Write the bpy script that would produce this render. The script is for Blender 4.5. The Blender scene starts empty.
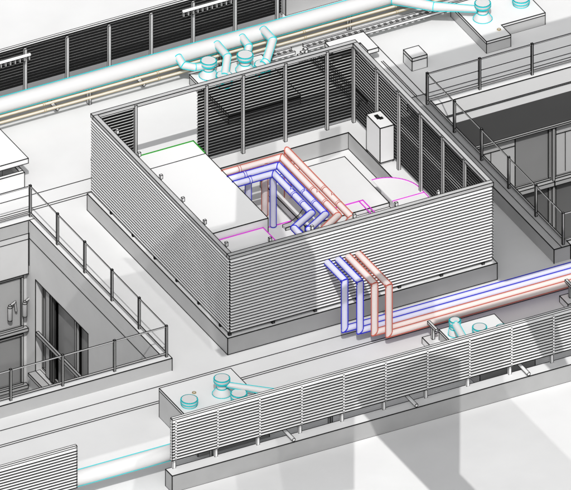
import bpy, bmesh, math, random
from mathutils import Vector, Matrix
R = math.radians
random.seed(4)
SC = bpy.context.scene
COL = SC.collection

# ------------------------------------------------------------------ view and sun directions (metres, Z up, X along the screens)
AZ = Vector((.4621, .8868, 0))                     # horizontal view direction
EL = 32.5
VIEW = Vector((AZ.x*math.cos(R(EL)), AZ.y*math.cos(R(EL)), -math.sin(R(EL))))
SUN_EL = 50.0
SUND = Vector((AZ.x*math.cos(R(SUN_EL)), AZ.y*math.cos(R(SUN_EL)), -math.sin(R(SUN_EL))))

# ------------------------------------------------------------------ materials
def mat(name, col, rough=.75, noise=.04, scale=3.0, alpha=1.0, bump=0):
    m = bpy.data.materials.new(name); m.use_nodes = True
    nt = m.node_tree; b = nt.nodes['Principled BSDF']
    b.inputs['Roughness'].default_value = rough
    b.inputs['Specular IOR Level'].default_value = .25
    if noise:
        tc = nt.nodes.new('ShaderNodeTexCoord'); n = nt.nodes.new('ShaderNodeTexNoise')
        n.inputs['Scale'].default_value = scale; n.inputs['Detail'].default_value = 5
        r = nt.nodes.new('ShaderNodeMapRange'); r.inputs['From Min'].default_value = .3; r.inputs['From Max'].default_value = .7
        r.inputs['To Min'].default_value = 1-noise; r.inputs['To Max'].default_value = 1
        mx = nt.nodes.new('ShaderNodeVectorMath'); mx.operation = 'SCALE'
        mx.inputs[0].default_value = col
        nt.links.new(tc.outputs['Object'], n.inputs['Vector']); nt.links.new(n.outputs['Fac'], r.inputs['Value'])
        nt.links.new(r.outputs['Result'], mx.inputs['Scale']); nt.links.new(mx.outputs['Vector'], b.inputs['Base Color'])
    else:
        b.inputs['Base Color'].default_value = (*col, 1)
    b.inputs['Alpha'].default_value = alpha
    return m

def brick_mat(name, light, dark, bw, rh, mortar):
    """woven louvre mesh: rows of short pale cells between dark wires, in the panel's own X-Z plane"""
    m = bpy.data.materials.new(name); m.use_nodes = True
    nt = m.node_tree; b = nt.nodes['Principled BSDF']; b.inputs['Roughness'].default_value = .7
    b.inputs['Specular IOR Level'].default_value = .2
    tc = nt.nodes.new('ShaderNodeTexCoord'); sx = nt.nodes.new('ShaderNodeSeparateXYZ'); cb = nt.nodes.new('ShaderNodeCombineXYZ')
    br = nt.nodes.new('ShaderNodeTexBrick')
    br.inputs['Color1'].default_value = (*light, 1); br.inputs['Color2'].default_value = tuple(c*.9 for c in light)+(1,)
    br.inputs['Mortar'].default_value = (*dark, 1); br.inputs['Scale'].default_value = 1
    br.inputs['Brick Width'].default_value = bw; br.inputs['Row Height'].default_value = rh
    br.inputs['Mortar Size'].default_value = mortar; br.inputs['Mortar Smooth'].default_value = .25
    br.offset = .37; br.offset_frequency = 2
    nt.links.new(tc.outputs['Object'], sx.inputs[0]); nt.links.new(sx.outputs['X'], cb.inputs['X']); nt.links.new(sx.outputs['Z'], cb.inputs['Y'])
    nt.links.new(cb.outputs[0], br.inputs['Vector']); nt.links.new(br.outputs['Color'], b.inputs['Base Color'])
    return m

M = dict(
    roof=mat('roof_membrane', (.80, .80, .80), .85, .05, .7),
    white=mat('white_painted_metal', (.82, .82, .82), .5, .02, 2),
    bright=mat('bright_white_casing', (.88, .88, .88), .5, .01, 2),
    kerb=mat('pale_concrete', (.50, .50, .50), .85, .07, 1.5),
    post=mat('galvanised_steel', (.55, .55, .55), .5, .06, 6),
    wall=mat('render_wall', (.66, .66, .66), .85, .06, 1.2),
    shadewall=mat('painted_wall_shade', (.075, .075, .075), .7, .06, 1.2),  # shade below the right court fascia, put into the colour
    frame=mat('window_frame_grey', (.42, .42, .42), .5, .03),
    dimwall=mat('painted_court_shade', (.16, .16, .16), .7, .06, 1.2),  # the right court's shade put into its far wall colour
    glass=mat('grey_window_glass', (.27, .27, .27), .15, .05, .8),
    paleglass=mat('pale_window_blind', (.52, .52, .52), .4, .03, 1),
    deepglass=mat('dark_window_glass', (.14, .14, .14), .15, .05, .8),
    black=mat('black_edge', (.006, .006, .006), .8, 0),
    grey=mat('dark_grey_edge', (.10, .10, .10), .8, 0),
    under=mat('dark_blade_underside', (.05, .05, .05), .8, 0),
    cyan=mat('cyan_edge', (.02, .66, .70), .6, 0),
    duct=mat('white_duct', (.70, .70, .70), .5, .02),
    tan=mat('tan_pipe', (.70, .66, .58), .6, .04, 3),
    tanedge=mat('tan_edge', (.45, .33, .13), .7, 0),
    bluep=mat('pale_blue_pipe', (.72, .72, .88), .5, .02),
    blue=mat('blue_edge', (.02, .025, .62), .6, 0),
    redp=mat('pale_red_pipe', (.86, .75, .72), .5, .02),
    red=mat('red_edge', (.58, .13, .09), .6, 0),
    magenta=mat('magenta_edge', (.75, .05, .72), .6, 0),
    green=mat('green_edge', (.02, .30, .02), .6, 0),
    meshlight=brick_mat('woven_mesh_light', (.86, .86, .86), (.012, .012, .012), .135, .102, .0165),
    meshdark=brick_mat('woven_mesh_dark', (.80, .80, .80), (.006, .006, .006), .142, .102, .034),
    strip=brick_mat('dotted_seam_strip', (.9,.9,.9), (.1,.1,.1), 50, .102, .02),
    parapet=mat('shaded_parapet_concrete', (.40, .40, .40), .85, .08, 1.5),  # face shade put into the colour, darker than the kerbs
    concrete=mat('shade_plate_opaque', (.4, .4, .4), .9, .1, 1),  # opaque plates added out of view to cast full shade
    tint=mat('shade_plate_half_clear', (.5, .5, .5), .3, 0, 1, alpha=.17),  # half-clear plates added out of view for weaker shade
)

# ------------------------------------------------------------------ mesh builder
class MB:
    def __init__(s): s.v = []; s.f = []; s.m = []; s.mats = []; s.smooth = []
    def mi(s, k):
        if k not in s.mats: s.mats.append(k)
        return s.mats.index(k)
    def add(s, vs, fs, k, smooth=False):
        o = len(s.v); s.v += [tuple(v) for v in vs]; i = s.mi(k)
        for f in fs: s.f.append([a+o for a in f]); s.m.append(i); s.smooth.append(smooth)
        return s
    def hexa(s, c, k):                       # eight corners: bottom ring, top ring
        return s.add(c, [(3,2,1,0),(4,5,6,7),(0,1,5,4),(1,2,6,5),(2,3,7,6),(3,0,4,7)], k)
    def box(s, x0, x1, y0, y1, z0, z1, k='white', e='black', w=.022):
        s.hexa([(x0,y0,z0),(x1,y0,z0),(x1,y1,z0),(x0,y1,z0),(x0,y0,z1),(x1,y0,z1),(x1,y1,z1),(x0,y1,z1)], k)
        if e:
            for y in (y0,y1):
                for z in (z0,z1): s.bar((x0,y,z),(x1,y,z),w,e)
            for x in (x0,x1):
                for z in (z0,z1): s.bar((x,y0,z),(x,y1,z),w,e)
                for y in (y0,y1): s.bar((x,y,z0),(x,y,z1),w,e)
        return s
    def bar(s, p, q, w=.022, k='black'):
        p = Vector(p); q = Vector(q); d = (q-p)
        if d.length < 1e-6: return s
        d.normalize(); u = d.cross(Vector((0,0,1)))
        if u.length < 1e-3: u = Vector((1,0,0))
        u.normalize(); v = d.cross(u).normalized(); h = w/2
        p = p-d*h*.98; q = q+d*h*.98
        c = [(-h,-h),(h,-h),(h,h),(-h,h)]
        return s.hexa([p+u*a+v*b for a,b in c]+[q+u*a+v*b for a,b in c], k)
    def line(s, pts, w=.02, k='black'):
        for a, b in zip(pts, pts[1:]): s.bar(a, b, w, k)
        return s
    def prism(s, poly, z0, z1, k='white', e='black', w=.022):
        n = len(poly)
        vs = [(x,y,z0) for x,y in poly]+[(x,y,z1) for x,y in poly]
        s.add(vs, [tuple(range(n))[::-1], tuple(range(n,2*n))]+[(i,(i+1)%n,n+(i+1)%n,n+i) for i in range(n)], k)
        if e:
            for i in range(n):
                a, b = poly[i], poly[(i+1)%n]
                s.bar((*a,z0),(*b,z0),w,e); s.bar((*a,z1),(*b,z1),w,e); s.bar((*a,z0),(*a,z1),w,e)
        return s
    def tube(s, pts, r, k='duct', e='cyan', w=.02, n=20, rings=True, r1=None, ends=True):
        """round tube with mitred joints, a seam line on either side and a collar line at every joint"""
        P = [Vector(p) for p in pts]; N = len(P)
        rr = [r if r1 is None else r+(r1-r)*i/(N-1) for i in range(N)]
        D = [(P[i+1]-P[i]).normalized() for i in range(N-1)]
        u = D[0].cross(Vector((0,0,1)))
        if u.length < 1e-3: u = Vector((1,0,0))
        u.normalize(); rg = []
        for i in range(N):
            d0 = D[max(i-1,0)]; d1 = D[min(i,N-2)]
            if i > 0 and i < N-1:
                q = d0.rotation_difference(d1); uu = q @ u
            else: uu = u
            t = (d0+d1).normalized()
            v = d0.cross(u).normalized()
            ring = []
            for j in range(n):
                a = 2*math.pi*j/n; o = (u*math.cos(a)+v*math.sin(a))*rr[i]
                o = o - d0*(o.dot(t)/max(t.dot(d0), .2)) if 0 < i < N-1 else o      # project on the mitre plane along d0
                ring.append(P[i]+o)
            rg.append(ring); u = uu
        for i in range(N-1):
            s.add(rg[i]+rg[i+1], [(j, (j+1)%n, n+(j+1)%n, n+j) for j in range(n)], k, True)
        if ends: s.add(rg[0], [tuple(range(n))], k); s.add(rg[-1], [tuple(range(n))[::-1]], k)
        if e:
            for i in range(N-1):
                sd = D[i].cross(VIEW)
                if sd.length < .05: continue
                sd.normalize()
                for sg in (-1, 1):
                    s.bar(P[i]+sd*rr[i]*sg, P[i+1]+sd*rr[i+1]*sg, w, e)
            if rings:
                for i in range(N):
                    c = rg[i]; 
                    for j in range(n):
                        a = P[i]+(c[j]-P[i])*1.01; b = P[i]+(c[(j+1)%n]-P[i])*1.01
                        s.bar(a, b, w*.8, e)
        return s
    def lathe(s, x, y, z, prof, k='duct', e='cyan', rings=(), w=.02, n=28):
        vs = []; fs = []
        for r, h in prof:
            for j in range(n):
                a = 2*math.pi*j/n; vs.append((x+r*math.cos(a), y+r*math.sin(a), z+h))
        for i in range(len(prof)-1):
            for j in range(n): fs.append((i*n+j, i*n+(j+1)%n, (i+1)*n+(j+1)%n, (i+1)*n+j))
        s.add(vs, fs, k, True)
        L = len(prof)-1
        s.add(vs[L*n:], [tuple(range(n))], k)
        if e:
            for i in rings:
                r, h = prof[i]
                for j in range(n):
                    a, b = 2*math.pi*j/n, 2*math.pi*(j+1)/n
                    s.bar((x+r*math.cos(a), y+r*math.sin(a), z+h), (x+r*math.cos(b), y+r*math.sin(b), z+h), w, e)
            for i in range(L):
                if abs(prof[i][1]-prof[i+1][1]) < .01: continue
                for sg in (-1, 1):
                    s.bar((x+sg*.8868*prof[i][0], y-sg*.4621*prof[i][0], z+prof[i][1]), (x+sg*.8868*prof[i+1][0], y-sg*.4621*prof[i+1][0], z+prof[i+1][1]), w, e)
        return s
    def build(s, name, parent=None, origin=None):
        o0 = Vector(parent.matrix_world.translation) if (parent is not None and origin is None) else Vector(origin or (0,0,0))
        if parent is not None and parent.get('org') is not None: o0 = Vector(ORG[parent.name])
        me = bpy.data.meshes.new(name)
        me.from_pydata([tuple(Vector(v)-o0) for v in s.v], [], s.f); me.update()
        for k in s.mats: me.materials.append(M[k])
        me.polygons.foreach_set('material_index', s.m); me.polygons.foreach_set('use_smooth', s.smooth)
        bm = bmesh.new(); bm.from_mesh(me); bmesh.ops.recalc_face_normals(bm, faces=bm.faces); bm.to_mesh(me); bm.free()
        o = bpy.data.objects.new(name, me); COL.objects.link(o)
        if parent is not None: o.parent = parent; WORG[o.name] = tuple(o0)
        else: o.location = o0; WORG[o.name] = tuple(o0)
        return o

ORG = {}; WORG = {}
def part(mb, name, parent, label=None):
    """a mesh in world metres parented to a thing (or to a part of one)"""
    o0 = WORG[parent.name]
    me_o = mb.build(name, None, o0)
    me_o.location = (0,0,0); me_o.parent = parent
    WORG[me_o.name] = o0
    if label: me_o['label'] = label
    return me_o
def tag(o, label, cat, group=None):
    o['label'] = label; o['category'] = cat
    if group: o['group'] = group
    return o
def thing(name, loc, label, cat, group=None):
    o = bpy.data.objects.new(name, None); COL.objects.link(o); o.location = loc; o.empty_display_size = .2
    WORG[o.name] = tuple(loc)
    return tag(o, label, cat, group)
def single(mb, name, loc, label, cat, group=None):
    o = mb.build(name, None, loc); return tag(o, label, cat, group)
def struct(mb, name):
    o = mb.build(name, None, (0,0,0)); o['kind'] = 'structure'; return o
def copies(src, locs, labels, group):
    """copies of a thing with its parts and sub-parts, sharing mesh data"""
    out = []
    for loc, lab in zip(locs, labels):
        r = src.copy(); COL.objects.link(r); r.location = loc; r['label'] = lab; r['group'] = group
        for ch in list(src.children):
            c = ch.copy(); COL.objects.link(c); c.parent = r
            for g in list(ch.children):
                d = g.copy(); COL.objects.link(d); d.parent = c
        out.append(r)
    return out

# ------------------------------------------------------------------ setting: roof deck round two sunken courts
LX0, LX1, CY0, CY1 = -14.0, -2.11, .25, 8.82       # left court opening
RX0, RX1 = 11.60, 26.0                              # right court opening
b = MB()
def sheet(x0, x1, y0, y1, z=0): b.add([(x0,y0,z),(x1,y0,z),(x1,y1,z),(x0,y1,z)], [(0,1,2,3)], 'roof')
xs = [-60, LX0, LX1, RX0, RX1, 60]
sheet(-60, 60, -60, CY0); sheet(-60, 60, CY1, 80)
sheet(-60, LX0, CY0, CY1); sheet(LX1, RX0, CY0, CY1); sheet(RX1, 60, CY0, CY1)
struct(b, 'roof')
b = MB()
for x0, x1 in ((LX0-.6, LX1+.6), (RX0-.6, RX1+.6)):
    b.add([(x0,CY0-.6,-6.5),(x1,CY0-.6,-6.5),(x1,CY1+1,-6.5),(x0,CY1+1,-6.5)], [(0,1,2,3)], 'kerb')
struct(b, 'courtyard_floor')
b = MB()                                            # narrow expansion joints and gutter lips in the membrane
def joint(p, q, dbl=False, off=(0,0)):
    w = .02
    b.bar((*p,.006),(*q,.006), w, 'black')
    if dbl: b.bar((p[0]+off[0],p[1]+off[1],.006),(q[0]+off[0],q[1]+off[1],.006), w, 'black')
joint((-20,10.65),(1.6,10.65)); joint((-20,9.88),(.9,9.88), True, (0,.11))
joint((-20,-.61),(16,-.61)); joint((-20,-1.43),(16,-1.43), True, (0,.10))
joint((11.95,-.5),(11.95,14.0)) if False else joint((11.95,9.55),(11.95,14.0)); joint((11.66,9.55),(11.66,12.4), True, (.06,0))
struct(b, 'roof_joint')

# ------------------------------------------------------------------ the louvred enclosure
EX0, EX1, EY0, EY1 = .16, 9.00, .16, 9.05
enc = thing('louvre_enclosure', (4.56,4.56,0), 'large square white louvred plant enclosure standing on a low concrete plinth at the centre', 'louvre enclosure')
b = MB(); T = .59
P = 9.12
b.prism([(0,0),(P,0),(P,T),(0,T)], -.01, T, 'kerb', None)
b.prism([(0,T),(T,T),(T,P-T),(0,P-T)], -.01, T, 'kerb', None)
b.prism([(P-T,T),(P,T),(P,P-T),(P-T,P-T)], -.01, T, 'kerb', None)
b.prism([(0,P-T),(P,P-T),(P,P),(0,P)], -.01, T, 'kerb', None)
for q0, q1 in ((0,P),(T,P-T)):
    c = [(q0,q0),(q1,q0),(q1,q1),(q0,q1),(q0,q0)]
    for z in (.008, T): b.line([(*p,z) for p in c], .024)
    for p in c[:4]: b.bar((*p,0),(*p,T), .024)
part(b, 'plinth', enc)
b = MB()
for x0, x1, y0, y1 in ((.014,P-.014,.014,T-.014),(.014,T-.014,T-.014,P-T+.014),(P-T+.014,P-.014,T-.014,P-T+.014),(.014,P-.014,P-T+.014,P-.014)):
    b.add([(x0,y0,T+.006),(x1,y0,T+.006),(x1,y1,T+.006),(x0,y1,T+.006)], [(0,1,2,3)], 'roof')
part(b, 'plinth_light_top', enc)  # paler sheet over the grey sides; light on top put into colour
ZB, PITCH, NB = .69, .1035, 25
ZT = ZB+PITCH*NB
def blades(p, q, out, zb=ZB, n=NB, pitch=PITCH, wo=.021, wi=.036):
    """sloping louvre blades between two plan points; 'out' is the outward plan normal"""
    mb = MB(); p = Vector((*p,0)); q = Vector((*q,0)); o = Vector((*out,0))
    for k in range(n):
        z = zb+k*pitch; t = .012
        i0, o0 = Vector((0,0,z+pitch*.86)), o*.058+Vector((0,0,z+pitch*.06))
        a, c, a2, c2 = p+i0, p+o0, q+i0, q+o0
        up = Vector((0,0,t))
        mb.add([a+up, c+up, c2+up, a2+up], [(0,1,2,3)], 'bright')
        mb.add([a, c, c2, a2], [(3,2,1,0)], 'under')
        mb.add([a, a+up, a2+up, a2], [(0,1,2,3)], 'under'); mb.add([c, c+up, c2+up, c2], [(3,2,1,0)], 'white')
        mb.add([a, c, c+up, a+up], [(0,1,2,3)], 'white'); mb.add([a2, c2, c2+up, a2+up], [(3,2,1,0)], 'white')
        mb.bar(c+o*.004, c2+o*.004, wo, 'black')
        mb.bar(a-o*.004, a2-o*.004, wi, 'black')
    return mb
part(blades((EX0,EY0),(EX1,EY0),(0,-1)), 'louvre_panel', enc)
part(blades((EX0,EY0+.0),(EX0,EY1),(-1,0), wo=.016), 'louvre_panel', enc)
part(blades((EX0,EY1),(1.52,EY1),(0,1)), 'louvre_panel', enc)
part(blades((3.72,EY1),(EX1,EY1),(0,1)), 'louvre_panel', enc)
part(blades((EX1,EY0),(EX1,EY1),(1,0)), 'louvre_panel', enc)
# corner and intermediate posts inside the blades, top rails, clips, foot bolts
def post(x, y, z0=T, z1=ZT+.1, w=.085):
    mb = MB(); mb.box(x-w/2, x+w/2, y-w/2, y+w/2, z0, z1, 'post', 'black', .016); part(mb, 'post', enc)
PI = .085
bx = [1.55, 3.95, 5.19, 6.62, 8.03, 8.93]
for x in bx: post(x, EY1-PI, .60)
post(EX0+.09, EY1-PI)
sx = [1.60, 3.02, 4.45, 5.87, 7.29, 8.70]
for x in sx: post(x, EY0+PI+.02)
sy = [.7, 2.1, 3.52, 4.94, 6.36, 7.78]
for y in sy: post(EX0+PI+.02, y)
for y in (1.72, 3.14, 4.57, 6.0, 7.43): post(EX1-PI, y)
rails = [((EX0-.05,EX1+.05),(EY0-.05,EY0+.10)), ((EX0-.05,EX0+.10),(EY0+.10,EY1-.10)), ((EX1-.10,EX1+.05),(EY0+.10,EY1-.10)), ((EX0-.05,EX1+.05),(EY1-.10,EY1+.05))]
for (x0,x1),(y0,y1) in rails:
    mb = MB(); mb.box(x0, x1, y0, y1, ZT+.02, ZT+.14, 'post', 'black', .02); part(mb, 'top_rail', enc)
def clip(x, y, z):
    mb = MB(); mb.box(x-.04, x+.04, y-.035, y+.035, z, z+.13, 'white', 'black', .016); part(mb, 'clip', enc)
for x in sx[:-1]: clip(x, EY0+.16, ZT+.12)
for y in sy: clip(EX0+.16, y, ZT+.12)
def bolt(x, y):
    mb = MB(); mb.box(x-.04, x+.04, y-.03, y+.03, T+.01, T+.08, 'grey', 'black', .02); part(mb, 'foot_bolt', enc)
for x in sx: bolt(x, EY0-.03)
for y in sy: bolt(EX0-.03, y)
bolt(EX0-.03, EY0-.03)

# ------------------------------------------------------------------ inside the enclosure
ahu = thing('air_handling_unit', (1.9,4.5,0), 'large white flat-topped air handling unit inside the enclosure, green edge at its rear', 'air handling unit')
b = MB(); b.box(.62, 3.16, 3.44, 7.50, .02, 2.0, 'bright', 'black', .024); part(b, 'casing', ahu)
b = MB(); b.box(.62, 3.16, 7.515, 8.30, 1.72, 1.995, 'bright', None)
b.line([(.62,8.30,2.0),(3.16,8.30,2.0),(3.16,7.55,2.0)], .034, 'green'); part(b, 'rear_duct', ahu)
b = MB(); b.box(.62, 2.99, 1.0, 3.425, .02, 1.73, 'white', None)
b.line([(.62,3.40,1.74),(2.97,3.40,1.74),(2.97,1.0,1.74)], .026, 'magenta'); part(b, 'front_section', ahu)

b = MB(); b.box(5.2, 8.05, 4.96, 7.86, -.005, .25, 'white', 'black', .024)
b.box(6.6, 8.05, 4.70, 4.93, -.005, .12, 'white', 'black', .02)
single(b, 'equipment_slab', (6.6,6.4,0), 'low white flat slab on the enclosure floor beside the red pipes', 'equipment slab')

cab = thing('control_cabinet', (8.74,6.9,T), 'tall narrow white control cabinet standing against the right inner louvre wall', 'cabinet')
b = MB(); b.box(8.50, 8.97, 6.42, 7.30, .70, 1.93, 'bright', 'black', .024); part(b, 'body', cab)
b = MB(); b.box(8.53, 8.94, 6.46, 7.26, T+.002, .695, 'post', None); part(b, 'base', cab)
b = MB(); b.box(8.66, 8.78, 6.9, 7.12, 1.935, 1.965, 'black', None); b.box(8.72, 8.84, 6.85, 6.95, 1.935, 1.965, 'black', None); part(b, 'lifting_lug', cab)

# hatch-swing and clearance marks painted on the floor
cx0, cy0, cr = 7.9, 4.72, 1.06
arc = [(cx0+cr*math.sin(t), cy0+cr*math.cos(t)) for t in [i*math.pi/2/16 for i in range(17)]]
t = thing('access_platform', (8.4,4.9,0), 'white quarter-round access platform with magenta edge beside the low slab', 'platform')
b = MB(); poly = [(cx0,3.9)]+[(cx0,cy0+cr)]+arc[1:]+[(cx0+cr,3.9)]
b.prism(poly[::-1], T+.012, T+.05, 'bright', None)
b.line([(x,y,T+.055) for x,y in arc+[(cx0+cr,3.9)]], .026, 'magenta'); b.bar((cx0,4.44,T+.055),(cx0+cr,4.44,T+.055), .026, 'magenta'); part(b, 'deck', t)
b = MB(); b.box(8.06, 8.50, 4.0, 5.5, -.005, T+.008, 'white', None); part(b, 'base', t)
b = MB(); b.line([(6.1,5.43,.27),(7.27,5.43,.27),(7.27,3.4,.27)], .026, 'magenta'); b.bar((7.40,5.43,.27),(7.40,3.4,.27), .026, 'magenta'); b.bar((7.27,5.43,.27),(7.40,5.43,.27),.026,'magenta')
single(b, 'clearance_marking', (6.9,5,.25), 'magenta right-angled clearance line on the low white slab', 'floor marking', 'magenta clearance lines')
b = MB(); b.line([(3.1,5.75,.012),(5.65,5.75,.012)], .026, 'magenta')
single(b, 'clearance_marking', (4.4,5.8,.01), 'straight magenta floor line below the blue pipes', 'floor marking', 'magenta clearance lines')

# pump body by the pipe drops
b = MB()
pr = [(0,0),(.9,0),(.9,.62),(.62,.30),(.3,.12),(0,.1)]
vs = [(4.75+x*.9,5.35,z) for x,z in pr]+[(4.75+x*.9,5.55,z) for x,z in pr]
n = len(pr); b.add(vs, [tuple(range(n)), tuple(range(n,2*n))[::-1]]+[(i,(i+1)%n,n+(i+1)%n,n+i) for i in range(n)], 'kerb')
for o_ in (0,n):
    for i in range(n): b.bar(vs[o_+i], vs[o_+(i+1)%n], .022)
single(b, 'pipe_cradle', (5.1,5.45,0), 'grey curved steel pipe cradle on the floor beside the vertical blue pipe', 'pipe cradle')

def run_pipe(kind, pale, edge, xc, ya, yb, xe, ye, label, drops=(), xa=3.14, z=1.9, ze=.52, start=None):
    r = .09
    t = thing(kind, (xe, ye, 0), label, 'pipe', 'insulated pipe runs')
    mb = MB(); mb.tube([start or (xa,ya,z),(xc,ya,z),(xc,yb,z),(xe,yb-1.0,2.25),(xe,ye,2.25),(xe,ye,ze),(24,ye,ze)], r, pale, edge, .038, 18)
    part(mb, 'pipe', t)
    for dx, dy in drops:
        mb = MB(); mb.tube([(dx,dy,z-.02),(dx,dy,.02)], r*.98, pale, edge, .03, 18); part(mb, 'drop_pipe', t)
    # collars and a valve along the visible inner run
    for f in (.18, .4):
        y = yb+(ya-yb)*f+.1
        mb = MB(); mb.tube([(xc,y,z),(xc,y+.07,z)], r+.012, pale, edge, .018, 18); part(mb, 'collar', t)
    if not start:
        mb = MB(); mb.tube([(xa+.55,ya,z),(xa+.62,ya,z)], r+.012, pale, edge, .018, 18); part(mb, 'collar', t)
    mb = MB(); mb.tube([(xc,yb+1.3,z+.02),(xc,yb+1.3,z+.15)], .035, pale, edge, .014, 10)
    part(mb, 'valve', t)
    return t
run_pipe('blue_pipe', 'bluep', 'blue', 4.53, 5.72, 3.24, 3.41, -1.05, 'pale blue insulated pipe, leftmost of the four coming out of the louvre wall', [(4.53,5.74)])
run_pipe('blue_pipe', 'bluep', 'blue', 4.86, 6.05, 2.98, 3.78, -1.34, 'second pale blue insulated pipe, between the other blue one and the red pair', [(3.85,6.05)])
run_pipe('red_pipe', 'redp', 'red', 5.16, 6.42, 2.74, 4.12, -1.63, 'pale red insulated pipe next to the blue pair, inner one of the two red pipes', [(4.6,6.42)])
rp = run_pipe('red_pipe', 'redp', 'red', 5.48, 6.62, 2.40, 4.46, -1.91, 'pale red insulated pipe, outer right one of the pair where it drops outside', [], start=(5.48,6.62,.03))
# pipe supports under the outdoor run
def support(x, y, lab):
    t = thing('pipe_support', (x,y,0), lab, 'pipe support', 'pipe supports beside the outdoor pipe run')
    mb = MB(); mb.box(x-.15, x+.42, y-.32, y+.22, -.005, .22, 'white', 'black', .022); part(mb, 'base_block', t)
    mb = MB(); mb.box(x+.06, x+.14, y-.04, y+.04, .225, .62, 'white', 'black', .018); part(mb, 'stem', t)
    mb = MB(); mb.box(x+.06, x+.14, y-.24, y+.28, .63, .70, 'white', 'black', .018); part(mb, 'cross_arm', t)
support(5.62, -2.35, 'white pipe support block with T-shaped arm behind the long front screen')
support(10.35, -2.20, 'white pipe support block at the right end of the red pipe run')

# ------------------------------------------------------------------ fences on low parapets
def screen(x0, x1, y, out, posts, postside, label, strips=False):
    """louvre screen of thin horizontal blades with posts behind; out is the side the blades slope down to"""
    t = thing('louvre_screen', ((x0+x1)/2, y, .59), label, 'louvre screen', 'louvre screens on the parapets')
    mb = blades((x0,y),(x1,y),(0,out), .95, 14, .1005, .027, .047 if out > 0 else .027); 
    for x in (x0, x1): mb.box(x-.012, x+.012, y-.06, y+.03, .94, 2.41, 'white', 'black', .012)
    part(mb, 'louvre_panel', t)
    mb = MB(); mb.box(x0, x1, y-.05, y+.03, 2.375, 2.44, 'white', 'black', .018); part(mb, 'top_rail', t)
    for px in posts:
        mb = MB(); mb.box(px-.045, px+.045, y+postside-.04, y+postside+.04, .59, 2.30, 'post' if not strips else 'white', 'black', .014); part(mb, 'post', t)
        if strips:
            mb = MB(); mb.box(px-.022, px+.022, y-.085, y-.072, .97, 2.37, 'strip', None); part(mb, 'seam_strip', t)
    return t
PX = lambda a, s, n: [a+i*s for i in range(n)]
screen(-10, 9.55, 14.86, 1, PX(-6.25, 1.42, 12), -.08, 'long dark-looking louvre screen on the far parapet behind the white duct')
screen(-4.90, 22, -5.74, -1, PX(-4.78, 1.42, 19), .07, 'long pale louvre screen along the front parapet with its left end free', True)
screen(-18, -8.12, -5.74, -1, PX(-16.6, 1.42, 6), .07, 'short pale louvre screen in the bottom left corner')
def parapet(x0, x1, y0, y1, label):
    mb = MB(); mb.box(x0, x1, y0, y1, -.01, .59, 'parapet', 'black', .024); mb.add([(x0+.013,y0+.013,.596),(x1-.013,y0+.013,.596),(x1-.013,y1-.013,.596),(x0+.013,y1-.013,.596)], [(0,1,2,3)], 'roof')  # light on the top and shade on the face put into their colours
    return single(mb, 'parapet', ((x0+x1)/2, y0, 0), label, 'parapet', 'low parapets under the screens')
parapet(-5.03, 24, -6.05, -5.62, 'low concrete parapet carrying the long front screen')
parapet(-20, -7.9, -6.05, -5.62, 'low concrete parapet under the short screen in the bottom left corner')
parapet(-20, 26, 14.70, 15.05, 'low concrete parapet under the far dark screen and behind the white duct')
# drain spouts poking out of the parapets
def spout(x, y0, y1, z, label):
    mb = MB(); mb.tube([(x,y0,z),(x,y1,z)], .05, 'white', 'black', .018, 12); 
    return single(mb, 'drain_spout', (x,y0,z), label, 'drain spout', 'drain spouts through the parapets')
for x, lab in ((1.62,'round drain spout over the far parapet nearest the left edge'),(4.55,'round drain spout over the far parapet left of the roof vents')):
    spout(x, 14.15, 14.69, .28, lab)
for x, lab in ((-.95,'round drain spout below the front screen near the left roof shaft'),(3.2,'round drain spout below the middle of the front screen'),(7.0,'round drain spout below the front screen near the right roof shaft')):
    spout(x, -6.12, -5.35, .72, lab)
# louvred tray fixed to the far screen
def wall_tray(x0, x1, lab):
    t = thing('cable_tray', (x0,14.7,2), lab, 'cable tray', 'short cable trays on the far screen')
    mb = MB(); mb.box(x0, x1, 14.60, 14.66, 2.13, 2.19, 'bright', None); part(mb, 'rail', t)
    k = x0
    while k < x1-.02:
        mb = MB(); mb.box(k, k+.05, 14.60, 14.66, 1.98, 2.12, 'post', 'black', .016); part(mb, 'rung', t); k += .16
wall_tray(-2.0, .95, 'short white slatted cable tray on the far screen at the left edge')
wall_tray(6.10, 7.75, 'short white slatted cable tray on the far screen above the roof vents')

# ------------------------------------------------------------------ long ducts, tan pipes, cable ladder
b = MB(); b.tube([(-20,14.38,.82),(26,14.38,.82)], .236, 'duct', 'cyan', .032, 28, False)
d1 = thing('round_duct', (3,14.38,0), 'long white round duct with cyan edges running along the far parapet', 'duct')
part(b, 'duct', d1)
for x in (-6.0, -1.6, 2.8, 7.2, 11.6, 16.0):
    mb = MB(); mb.box(x-.04, x+.04, 14.30, 14.46, 0, .60, 'post', 'black', .016); part(mb, 'support_leg', d1)
d2 = thing('round_duct', (-6,-5.15,0), 'white round duct with cyan edges crossing the gap between the two front screens', 'duct')
b = MB(); b.tube([(-20,-5.13,.80),(3.5,-5.13,.80)], .236, 'duct', 'cyan', .032, 28, False); part(b, 'duct', d2)
for x in (-12, -3.2, .8):
    mb = MB(); mb.box(x-.04, x+.04, -5.2, -5.06, 0, .58, 'post', 'black', .016); part(mb, 'support_leg', d2)
for y, z, lab in ((14.10,.62,'upper thin tan pipe running just under the long far duct'),(14.02,.46,'lower thin tan pipe running under the long far duct')):
    t = thing('tan_pipe', (3,y,0), lab, 'pipe', 'tan pipes under the duct')
    mb = MB(); mb.tube([(-20,y,z),(26,y,z)], .033, 'tan', 'tanedge', .014, 14, False); part(mb, 'pipe', t)
    for x in (1.1, 4.95, 9.9, 13.0):
        mb = MB(); mb.tube([(x,y,z),(x+.05,y,z)], .04, 'tan', 'tanedge', .014, 14); part(mb, 'clamp', t)
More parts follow.
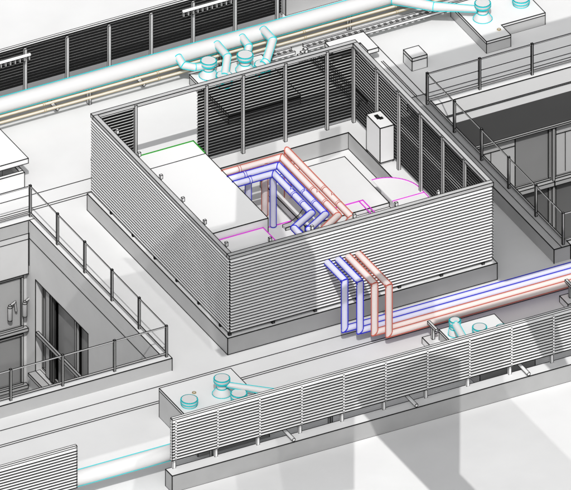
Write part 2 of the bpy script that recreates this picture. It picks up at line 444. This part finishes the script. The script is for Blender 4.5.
def ladder(x0, x1, y0, y1, z, lab, step=.2):
    t = thing('cable_ladder', (x0,y0,0), lab, 'cable ladder', 'cable ladders on the roof')
    along_x = (x1-x0) > (y1-y0)
    if along_x:
        for y in (y0, y1-.05):
            mb = MB(); mb.box(x0, x1, y, y+.05, z, z+.09, 'white', 'black', .016); part(mb, 'side_rail', t)
        k = x0+.1
        while k < x1-.1: mb = MB(); mb.box(k, k+.09, y0+.06, y1-.06, z+.01, z+.05, 'grey', None); part(mb, 'rung', t); k += step
    else:
        for x in (x0, x1-.05):
            mb = MB(); mb.box(x, x+.05, y0, y1, z, z+.09, 'white', 'black', .016); part(mb, 'side_rail', t)
        k = y0+.2
        while k < y1-.1: mb = MB(); mb.box(x0+.06, x1-.06, k, k+.03, z+.01, z+.04, 'white', 'black', .01); part(mb, 'rung', t); k += step
    return t
ladder(9.75, 25, 13.55, 13.85, .30, 'long cable ladder with dark rungs running along the tan pipes to the right')
ladder(8.55, 9.35, 13.55, 13.85, .30, 'short cable ladder piece beside the roof vents and louvre top')
ladder(9.72, 10.05, 10.2, 13.4, .22, 'cable ladder laid crosswise behind the enclosure', .8)
# ladder end brackets
for x, lab in ((9.45,'small stepped bracket at the left end of the long cable ladder'),):
    b = MB()
    for i in range(3): b.box(x+i*.10, x+i*.10+.098, 13.5, 13.62, -.005, .22+.08*i, 'white', 'black', .018)
    single(b, 'bracket', (x,13.5,.2), lab, 'bracket')
# flat L-shaped cover behind the far right enclosure corner
b = MB(); b.prism([(10.25,13.35),(10.25,12.85),(11.18,12.85),(11.18,12.37),(11.55,12.37),(11.55,13.35)][::-1], .42, .56, 'white', 'black', .022)
b.box(11.25, 11.45, 12.6, 13.2, -.005, .41, 'kerb', None); b.box(10.35, 10.6, 12.95, 13.25, -.005, .41, 'kerb', None)
single(b, 'duct_cover', (11,12.9,0), 'flat L-shaped white duct cover behind the far right corner of the enclosure', 'duct cover')
# little vent box
t = thing('vent_box', (12.48,11.78,0), 'small white cube-shaped vent box standing alone near the railing', 'vent box')
b = MB(); b.box(12.23, 12.74, 11.50, 12.06, -.005, .34, 'white', 'black', .022); part(b, 'body', t)
b = MB(); b.box(12.23, 12.74, 11.50, 12.06, .343, .45, 'white', 'black', .022); part(b, 'lid', t)

# ------------------------------------------------------------------ roof shafts with vents
def shaft(poly, z, label, cx, cy):
    t = thing('roof_shaft', (cx,cy,0), label, 'roof shaft', 'roof shafts carrying vents')
    mb = MB(); mb.prism(poly, -.008, z-.085, 'kerb', 'black', .02); part(mb, 'body', t)
    mb = MB(); mb.prism(poly, z-.083, z, 'white', 'black', .022); part(mb, 'top', t)
    return t
rect = lambda x0,x1,y0,y1: [(x0,y0),(x1,y0),(x1,y1),(x0,y1)]
shaft(rect(5.97,8.4,11.4,13.93), .35, 'low white roof shaft behind the enclosure carrying several vents', 7.2, 12.7)
shaft(rect(-3.42,-1.0,-4.63,-2.12), 1.02, 'tall square roof shaft behind the left part of the front screen', -2.2, -3.4)
shaft(rect(5.85,7.72,-5.15,-2.50), .60, 'roof shaft behind the right part of the front screen', 6.8, -3.8)
shaft([(14.67,11.35),(15.49,11.35),(15.49,11.97),(16.98,11.97),(16.98,13.67),(14.67,13.67)], .42, 'L-shaped white roof shaft at the top right beside the railing', 15.8, 12.5)
b = MB(); b.box(10.3, 13.2, 16.0, 18.6, -.005, .9, 'kerb', 'black', .024); b.box(10.6, 12.9, 16.3, 18.3, .9, .96, 'white', 'black', .02)
single(b, 'plant_box', (11.7,17,0), 'pale box beyond the far duct at the top edge', 'plant box')
def vent(x, y, z, h, label, rt=.235, rn=.155, rb=.285):
    t = thing('mushroom_vent', (x,y,z), label, 'roof vent', 'mushroom vents on the roof shafts')
    mb = MB(); mb.lathe(x, y, z+.002, [(rb,0),(rb*.96,.06),(rn+.02,.20),(rn,.22),(rn,h-.2)], 'duct', 'cyan', (0,3), .03); part(mb, 'neck', t)
    mb = MB(); mb.lathe(x, y, z, [(rn,h-.21),(rt,h-.13),(rt,h-.02),(rt-.02,h)], 'duct', 'cyan', (0,1,2), .03); part(mb, 'cap', t)
def cap(x, y, z, h, label, r=.24):
    t = thing('low_round_vent', (x,y,z), label, 'low vent', 'short round roof vents')
    mb = MB(); mb.lathe(x, y, z+.002, [(r*.93,0),(r*.93,h*.55)], 'duct', 'cyan', (0,), .03); part(mb, 'body', t)
    mb = MB(); mb.lathe(x, y, z, [(r,h*.5),(r,h*.92),(r-.02,h)], 'duct', 'cyan', (0,1), .03); part(mb, 'lid', t)
vent(6.45, 13.62, .35, .55, 'mushroom vent on the shaft behind the enclosure, left one with a low elbow duct')
vent(7.57, 13.40, .35, .56, 'mushroom vent on the shaft behind the enclosure, right of the bent duct')
cap(6.63, 12.95, .35, .36, 'short round low vent at the foot of the bent branch duct')
cap(7.95, 13.0, .35, .34, 'short round low vent beside the right vent, half hidden by the enclosure rail')
vent(-1.89, -3.25, 1.02, .57, 'mushroom vent on the tall shaft behind the front screen')
cap(-3.05, -3.36, 1.02, .22, 'short round low vent near the left edge of the tall front shaft', .25)
cap(-1.60, -3.80, 1.02, .26, 'short round low vent beside the mushroom vent on the tall front shaft', .24)
vent(15.16, 12.54, .42, .58, 'mushroom vent on the L-shaped shaft at the top right')
cap(16.55, 12.72, .42, .22, 'short round low vent at the right end of the L-shaped shaft', .25)
vent(6.15, -2.95, .60, .52, 'narrow round vent on the right front shaft with a slanting duct', .165, .15, .2)
cap(6.83, -3.25, .60, .24, 'round low vent on the right front shaft next to the slanting duct', .21)
cap(7.45, -3.55, .60, .2, 'round low vent on the right front shaft, partly behind the mesh', .2)
def branch(pts, r, label, r1=None):
    mb = MB(); mb.tube(pts, r, 'duct', 'cyan', .03, 20, True, r1)
    return single(mb, 'branch_duct', pts[0], label, 'branch duct', 'short branch ducts to the vents')
branch([(5.72,14.2,.92),(5.72,13.86,.80),(6.05,13.70,.72),(6.36,13.66,.70)], .10, 'low elbow branch duct left of the first vent behind the enclosure')
branch([(7.05,14.25,.95),(7.05,13.55,.90),(6.66,12.98,.66)], .105, 'bent branch duct rising between the two vents behind the enclosure')
branch([(7.90,14.25,.95),(7.88,13.75,.90),(7.62,13.45,.72)], .10, 'short slanting branch duct behind the second vent')
branch([(8.62,14.25,1.0),(8.62,13.62,.98),(8.10,13.05,.70),(7.98,13.0,.66)], .11, 'long bent branch duct nearest the cable ladder')
branch([(15.0,12.6,.78),(13.9,13.3,.80),(13.0,14.2,.84)], .09, 'tapered branch duct from the top right vent to the far duct', .17)
branch([(-1.80,-3.40,1.40),(-.6,-4.2,1.22),(.5,-5.0,.95)], .07, 'tapered branch duct from the tall front shaft vent to the duct behind the screen', .14)
branch([(6.12,-3.05,1.02),(5.95,-4.1,.95),(5.85,-5.2,.85)], .105, 'slanting branch duct going down behind the front screen on the right')
# tiny brass roof tags
for i, (x, y, z, lab) in enumerate(((-2.62,-2.85,1.03,'tiny brass tag on the tall front shaft'),(15.3,11.75,.43,'tiny brass tag on the L-shaped top right shaft'))):
    b = MB(); b.lathe(x, y, z-.008, [(.05,0),(.05,.03)], 'tan', 'tanedge', (1,), .018, 12); single(b, 'brass_tag', (x,y,z), lab, 'tag', 'tiny brass tags')

# smoke hatch on the left
t = thing('roof_hatch', (-2.6,11.6,0), 'low roof hatch with raised white flat cover at the left edge', 'roof hatch')
b = MB()
b.box(-4.2, -1.07, 11.14, 11.26, -.005, .52, 'white', 'black', .022); b.box(-1.19, -1.07, 11.27, 13.0, -.005, .52, 'white', 'black', .022)
b.box(-4.2, -1.2, 12.9, 13.0, -.005, .52, 'white', 'black', .022); b.add([(-4.2,11.2,.3),(-1.1,11.2,.3),(-1.1,12.95,.3),(-4.2,12.95,.3)], [(0,1,2,3)], 'kerb'); part(b, 'upstand', t)
b = MB(); b.box(-4.6, -.93, 11.16, 13.15, .80, .97, 'bright', 'black', .022); part(b, 'cover', t)
for x, y in ((-1.7,11.5),(-1.7,12.7),(-3.8,11.5)):
    mb = MB(); mb.box(x-.04,x+.04,y-.04,y+.04,.3,.80,'post','black',.016); part(mb, 'leg', t)

# ------------------------------------------------------------------ sunken courts
def window(parent, x0, x1, z0, z1, y, depth, panes, face):
    """window in a wall facing -Y (face 'y') or -X (face 'x'); panes: list of (from, to, material) along the opening"""
    w = .07
    def bx(mb, a0, a1, d0, d1, zz0, zz1, k, e='black', ew=.02):
        if face == 'y': mb.box(a0, a1, y+d0, y+d1, zz0, zz1, k, e, ew)
        else: mb.box(y+d0, y+d1, a0, a1, zz0, zz1, k, e, ew)
    mb = MB()
    bx(mb, x0, x1, depth-.08, depth, z1-w, z1, 'frame'); bx(mb, x0, x1, depth-.08, depth, z0, z0+w, 'frame')
    bx(mb, x0, x0+w, depth-.08, depth, z0+w, z1-w, 'frame'); bx(mb, x1-w, x1, depth-.08, depth, z0+w, z1-w, 'frame')
    fr = part(mb, 'window', parent)
    for a, c, k in panes:
        mb = MB(); bx(mb, a, c, depth-.03, depth-.01, z0+w, z1-w, k, 'black', .016); part(mb, 'pane', fr)
    return fr

lc = thing('courtyard', (-6,4.5,-6.5), 'sunken courtyard at the left with pale grey walls and a tall side window', 'courtyard', None)
# kerbs round the left court
b = MB()
b.box(-14, -1.88, 0, .25, -.015, .44, 'kerb', 'black', .024); part(b, 'kerb', lc)
b = MB(); b.box(-2.11, -1.88, .255, 8.82, -.015, .44, 'wall', None)
b.line([(-2.11,.25,.44),(-2.11,8.82,.44)], .02); b.line([(-1.88,.25,.44),(-1.88,9.1,.44)], .024); b.line([(-1.88,0.25,.01),(-1.88,9.1,.01)], .024); part(b, 'kerb', lc)
b = MB(); b.box(-14, -1.88, 8.822, 9.12, -.015, .44, 'kerb', 'black', .02); part(b, 'kerb', lc)
b = MB()
for x0,x1,y0,y1,z in ((-13.98,-1.9,.014,.238,.448),(-2.095,-1.895,.26,8.80,.448),(-13.98,-1.9,8.84,9.105,.448)):
    b.add([(x0,y0,z),(x1,y0,z),(x1,y1,z),(x0,y1,z)], [(0,1,2,3)], 'roof')  # tops paler than the kerb sides, their light put into the colour
part(b, 'coping', lc)
# inner walls
b = MB()
ya, yb = 5.0, 8.42; wz0, wz1 = -4.7, -1.45; X0, X1 = -2.11, -1.80
b.box(X0, X1, yb, 8.82, -6.5, -.02, 'wall', None); b.box(X0, X1, .25, ya, -6.5, -.02, 'wall', None)
b.box(X0, X1, ya, yb, wz1, -.02, 'wall', None); b.box(X0, X1, ya, yb, -6.5, wz0, 'wall', None)
b.box(X0, X1, 8.822, 9.02, -6.5, -1.47, 'wall', None); b.line([(X0-.004,.25,-.2),(X0-.004,8.79,-.2)], .02)
b.line([(X0-.004,ya,wz0),(X0-.004,yb,wz0),(X0-.004,yb,wz1),(X0-.004,ya,wz1),(X0-.004,ya,wz0)], .022)
b.line([(X1-.01,yb-.004,wz0),(X1-.01,yb-.004,wz1)], .02)
part(b, 'side_wall', lc)
w_ = window(lc, ya, yb, wz0, wz1, X0, .30, [(5.07,5.95,'glass'),(6.07,7.46,'glass'),(7.64,8.34,'frame')], 'x')
b = MB(); b.box(X0+.08, X0+.16, 7.50, 7.62, wz0+.07, wz1-.07, 'grey', 'black', .02); b.box(X0+.10, X0+.2, 5.97, 6.07, wz0+.07, wz1-.07, 'frame', 'black', .02)
b.box(X0+.1, X0+.16, 7.7, 7.95, wz0+.07, wz1-.07, 'frame', 'black', .02); part(b, 'mullion', w_)
b = MB(); b.box(X0-.10, X0-.02, 4.9, 8.20, -3.28, -3.16, 'frame', 'black', .02); part(b, 'guard_rail', lc)
b = MB(); b.box(X0-.25, X0+.15, ya, yb, wz0-.1, wz0-.003, 'kerb', 'black', .02); part(b, 'threshold', lc)
# far wall with projecting fascia
b = MB(); b.box(-14, X0-.035, 8.824, 9.1, -1.45, -.02, 'wall', None); b.line([(-14,8.82,-1.45),(X0-.03,8.82,-1.45)], .022); b.line([(X0-.034,8.82,-1.45),(X0-.034,8.82,.40)], .022)
b.line([(-14,8.82,-.22),(X0-.03,8.82,-.22)], .018); part(b, 'fascia', lc)
b = MB(); b.box(-14, X0+.2, 9.022, 9.25, -6.5, -1.47, 'wall', None); part(b, 'far_wall', lc)
for k, (z0, z1) in enumerate(((-3.38,-1.52),(-5.4,-3.6))):
    w_ = window(lc, -5.6, -2.27, z0, z1, 8.97, .02, [(-5.5,-2.35,'glass' if k else 'frame')], 'y')
    b = MB(); b.box(-5.6, -2.15, 8.82, 8.97, z0-.12, z0-.01, 'frame', 'black', .02); part(b, 'sill', w_)
def stay(x, lab=None):
    mb = MB(); mb.lathe(x, 8.80, -2.96, [(.04,0),(.066,.05),(.066,.50),(.045,.56)], 'frame', 'black', (1,2,3), .018, 14)
    mb.tube([(x+.05,8.84,-2.42),(x+.2,8.86,-2.36),(x+.24,8.86,-2.7)], .03, 'frame', 'black', .016, 10); part(mb, 'window_handle', lc)  # handle-shaped fitting by the window, gives no light
stay(-2.78); stay(-2.28)
b = MB(); b.box(-5.2, -1.95, 2.2, 2.4, -6.45, -3.3, 'wall', 'black', .02) if False else None

rc = thing('courtyard', (18,4.5,-6.5), 'sunken courtyard at the right with shade painted as a dark cladding and rows of grey windows', 'courtyard')
RY = 8.82
b = MB(); b.box(11.04, 11.60, 0, 9.5, -.015, .50, 'kerb', 'black', .024); b.bar((11.30,0,.505),(11.30,9.5,.505), .018); part(b, 'kerb', rc)
b = MB(); b.box(11.603, 26, RY, 9.5, -.015, .50, 'roof', 'black', .024); part(b, 'kerb', rc)
b = MB(); b.add([(11.62,RY+.014,.507),(26,RY+.014,.507),(26,9.48,.507),(11.62,9.48,.507)], [(0,1,2,3)], 'roof'); part(b, 'coping', rc)
b = MB(); b.box(11.603, 26, 0, .25, -.015, .50, 'kerb', 'black', .024); part(b, 'kerb', rc)
b = MB(); b.box(11.603, 26, RY+.004, 9.3, -.06, -.02, 'roof', None); b.line([(11.6,RY,-.06),(26,RY,-.06)], .02); b.box(11.603, 26, RY+.02, 9.3, -.36, -.06, 'roof', None); part(b, 'fascia', rc)
b = MB(); b.box(11.603, 26, RY+.03, 9.3, -1.50, -.362, 'shadewall', None); part(b, 'shade_band', rc)  # same wall, coloured dark where shade falls under the fascia
b = MB(); b.box(11.603, 26, RY+.16, 9.3, -6.5, -1.505, 'dimwall', None); part(b, 'far_wall', rc)  # dark colour in place of shade inside the court
edges = [11.9, 13.10, 15.62, 18.1, 20.6]
for i in range(4):
    x0, x1 = edges[i]+.05, edges[i+1]-.05
    if i == 0: pn = [(12.0,12.28,'frame'),(12.28,12.70,'paleglass'),(12.72,12.98,'deepglass')]
    else: pn = [(x0+.08,x0+1.22,'paleglass'),(x0+1.24,x1-.08,'glass')]
    w_ = window(rc, x0, x1, -3.36, -1.46, RY, .15, pn, 'y')
    b = MB(); b.box(x0-.04, x1+.04, RY-.08, RY+.06, -3.52, -3.375, 'frame', 'black', .02)
    part(b, 'sill', w_)
    if i:
        b = MB(); b.bar((x0+.08,RY+.10,-1.82),(x0+1.2,RY+.10,-1.82), .018); b.bar((x0+.40,RY+.10,-1.82),(x0+.40,RY+.10,-3.2), .018); part(b, 'glazing_bar', w_)
    w_ = window(rc, x0, x1, -5.7, -3.56, RY, .15, [(x0+.08,x1-.08,'deepglass')], 'y')
b = MB()
for x in edges[1:]: b.box(x-.04, x+.04, RY-.02, RY+.1, -6.4, -1.5, 'frame', 'black', .02)
part(b, 'pilaster', rc)
b = MB(); b.box(11.9, 26, RY-.06, RY+.02, -1.46, -1.40, 'frame', 'black', .02); part(b, 'window_head', rc)

# ------------------------------------------------------------------ railings
def railing(runs, zb, label, cx, cy):
    t = thing('railing', (cx,cy,zb), label, 'railing', 'steel railings round the sunken courtyards')
    done = set()
    for (x0,y0,x1,y1,n) in runs:
        for i in range(n+1):
            x, y = x0+(x1-x0)*i/n, y0+(y1-y0)*i/n
            k = (round(x,2), round(y,2))
            if k in done: continue
            done.add(k)
            mb = MB(); mb.box(x-.028, x+.028, y-.026, y+.026, zb, zb+1.12, 'post', 'black', .022); part(mb, 'post', t)
        for z, w in ((1.08,.034), (.60,.016) if False else (.14,.03)):
            mb = MB(); mb.bar((x0,y0,zb+z),(x1,y1,zb+z), .030, 'post'); mb.bar((x0,y0,zb+z+.018),(x1,y1,zb+z+.018), .02, 'black'); mb.bar((x0,y0,zb+z-.018),(x1,y1,zb+z-.018), .02, 'black'); part(mb, 'rail', t)
    return t
railing([(-2.0,.14,-2.0,8.98,5),(-2.0,.14,-14.3,.14,7),(-2.0,8.98,-14.3,8.98,7)], .44, 'slim steel railing round the left sunken courtyard', -2, 4.5)
r2 = railing([(11.42,.14,11.42,8.96,5),(11.42,8.96,25.6,8.96,8),(11.42,.14,25.6,.14,8)], .50, 'slim steel railing round the right sunken courtyard', 11.4, 4.5)
b = MB(); b.bar((11.42,8.96,1.18),(25.6,8.96,1.18), .018); b.bar((11.42,9.0,.72),(25.6,9.0,.72), .018); b.bar((11.42,9.05,.56),(25.6,9.05,.56), .018); part(b, 'wire', r2)

# ------------------------------------------------------------------ added unseen canopy behind the viewpoint with plates cut to shadow shapes
H = 23.0
OFF = -SUND*(H/(-SUND.z)*-1)*-1 if False else Vector((-AZ.x, -AZ.y, 0))*(H/math.tan(R(SUN_EL)))
caster = thing('shade_caster', (OFF.x+18, OFF.y, 0), 'added unseen opaque and tinted canopy of the neighbouring building behind the viewer', 'shade_caster')
def plate(poly, name, k, z):
    s_ = z/H
    mb = MB(); mb.prism([(x+OFF.x*s_, y+OFF.y*s_) for x,y in poly], z, z+.06, k, None); part(mb, name, caster)
DARK = [  # outlines of full shade wanted on the roof plane
    [(9.05,-.62),(30,-.62),(30,-.3),(11.8,-.3),(11.8,9.3),(10.6,9.3),(10.6,3.15),(9.22,.5)],
    [(-.2,-.02),(9.21,-.02),(9.21,.40),(-.2,.40)],
    [(6.0,-1.95),(30,-1.95),(30,-1.55),(6.2,-1.55)],
    [(1.88,-14),(3.09,-14),(3.09,-9.15),(5.50,-4.55),(4.6,-4.2),(1.88,-4.8)],
    [(8.0,-5.6),(8.6,-5.6),(8.9,-4.3),(30,-4.3),(30,-1.955),(8.0,-1.955)],
]
for i, p in enumerate(DARK): plate(p, 'solid_shade_plate', 'concrete', H+i*.15)
TINT = [  # outlines of weaker shade; overlapping plates deepen it
    [(-20,-3.2),(-20,6.25),(2.6,5.2),(3.0,5.2),(5.30,9.55),(6.62,9.55),(5.08,6.61),(4.0,3.0),(4.05,2.0),(3.0,-.02),(6.95,-.02),(6.5,-1.0),(5.35,-3.2)],
    [(-.1,.405),(3.25,.405),(3.98,1.95),(3.92,2.95),(5.0,6.5),(3.9,6.9),(2.9,5.1),(1.2,5.0),(.6,2.6)],
    [(-.1,.405),(3.25,.405),(3.98,1.95),(3.92,2.95),(4.2,4.0),(1.2,4.0),(.6,2.6)],
    [(-.1,.41),(3.25,.41),(3.98,1.96),(3.92,2.96),(3.6,3.0),(1.3,2.9),(.6,2.0)],
    [(-.1,.41),(3.25,.41),(3.98,1.97),(3.92,2.97),(3.6,3.0),(1.3,2.9),(.6,2.0)],
    [(-.3,.405),(.55,2.6),(1.15,5.0),(1.25,5.18),(-.3,6.24)],
    [(-9,-9.9),(-5.5,-4.6),(-3,-4.2),(6.0,-4.2),(1.74,-4.9),(-.1,-8.4),(-.42,-8.3),(-1.3,-9.9)],
    [(-3,-9.9),(-1,-5.0),(2,-3.6),(5.2,-3.6),(4.5,-4.3),(1.74,-4.91),(-.1,-8.41),(-.42,-8.31),(-1.3,-9.91)],
    [(-4.5,-9.9),(-2.9,-6.05),(1.2,-5.9),(-.1,-8.42),(-.42,-8.32),(-1.3,-9.92)],
    [(11.3,9.42),(30,9.42),(30,11.98),(11.3,11.98)],
    [(11.3,9.6),(30,9.6),(30,11.99),(11.3,11.99)],
    [(3.10,-14),(3.10,-9.15),(5.51,-4.55),(7.2,-4.0),(6.37,-5.72),(6.43,-14)],
    [(7.38,8.2),(7.98,9.37),(8.7,9.37),(8.24,8.45)],
    [(7.38,8.2),(7.98,9.37),(8.7,9.37),(8.24,8.45)],
    [(11.3,9.35),(30,9.35),(30,12),(11.3,12)],
    [(11.3,9.5),(30,9.5),(30,11.95),(11.3,11.95)],
]
for i, p in enumerate(TINT): plate(p, 'tinted_shade_plate', 'tint', H+1+i*.15)
mb = MB(); mb.box(OFF.x+27, OFF.x+28, OFF.y-1, OFF.y, 0, H-.01, 'concrete', None); mb.box(OFF.x+27, OFF.x+28, OFF.y+8, OFF.y+9, 0, H-.01, 'concrete', None)  # props for the added shade plates
part(mb, 'caster_column', caster)

# ------------------------------------------------------------------ light
w = bpy.data.worlds.new('World'); SC.world = w; w.use_nodes = True
nt = w.node_tree; bg = nt.nodes['Background']
sky = nt.nodes.new('ShaderNodeTexSky'); sky.sky_type = 'NISHITA'; sky.sun_disc = False
sky.sun_elevation = R(SUN_EL); sky.sun_rotation = math.atan2(-AZ.x, -AZ.y)
sky.air_density = 1.0; sky.dust_density = 3.0
hs = nt.nodes.new('ShaderNodeHueSaturation'); hs.inputs['Saturation'].default_value = .06
nt.links.new(sky.outputs[0], hs.inputs['Color']); nt.links.new(hs.outputs[0], bg.inputs['Color'])
bg.inputs['Strength'].default_value = .11
sl = bpy.data.lights.new('sun', 'SUN'); sl.energy = 2.4; sl.angle = R(.2); sl.color = (1, .99, .975)
so = bpy.data.objects.new('sun', sl); COL.objects.link(so)
so.rotation_euler = SUND.to_track_quat('-Z', 'Y').to_euler()

# ------------------------------------------------------------------ camera (orthographic)
cd = bpy.data.cameras.new('camera'); cam = bpy.data.objects.new('camera', cd); COL.objects.link(cam)
cd.type = 'ORTHO'; cd.ortho_scale = 571/33.33; cd.clip_start = .1; cd.clip_end = 300
aim = Vector((4.38, 4.65, 0))
cam.location = aim - VIEW*20
cam.rotation_euler = (R(90-EL), 0, -R(27.52))
SC.camera = cam
SC.view_settings.view_transform = 'Standard'; SC.view_settings.look = 'None'
SC.view_settings.exposure = .12; SC.view_settings.gamma = 1
SC.view_settings.use_curve_mapping = False
SC.cycles.max_bounces = 6; SC.cycles.transparent_max_bounces = 16
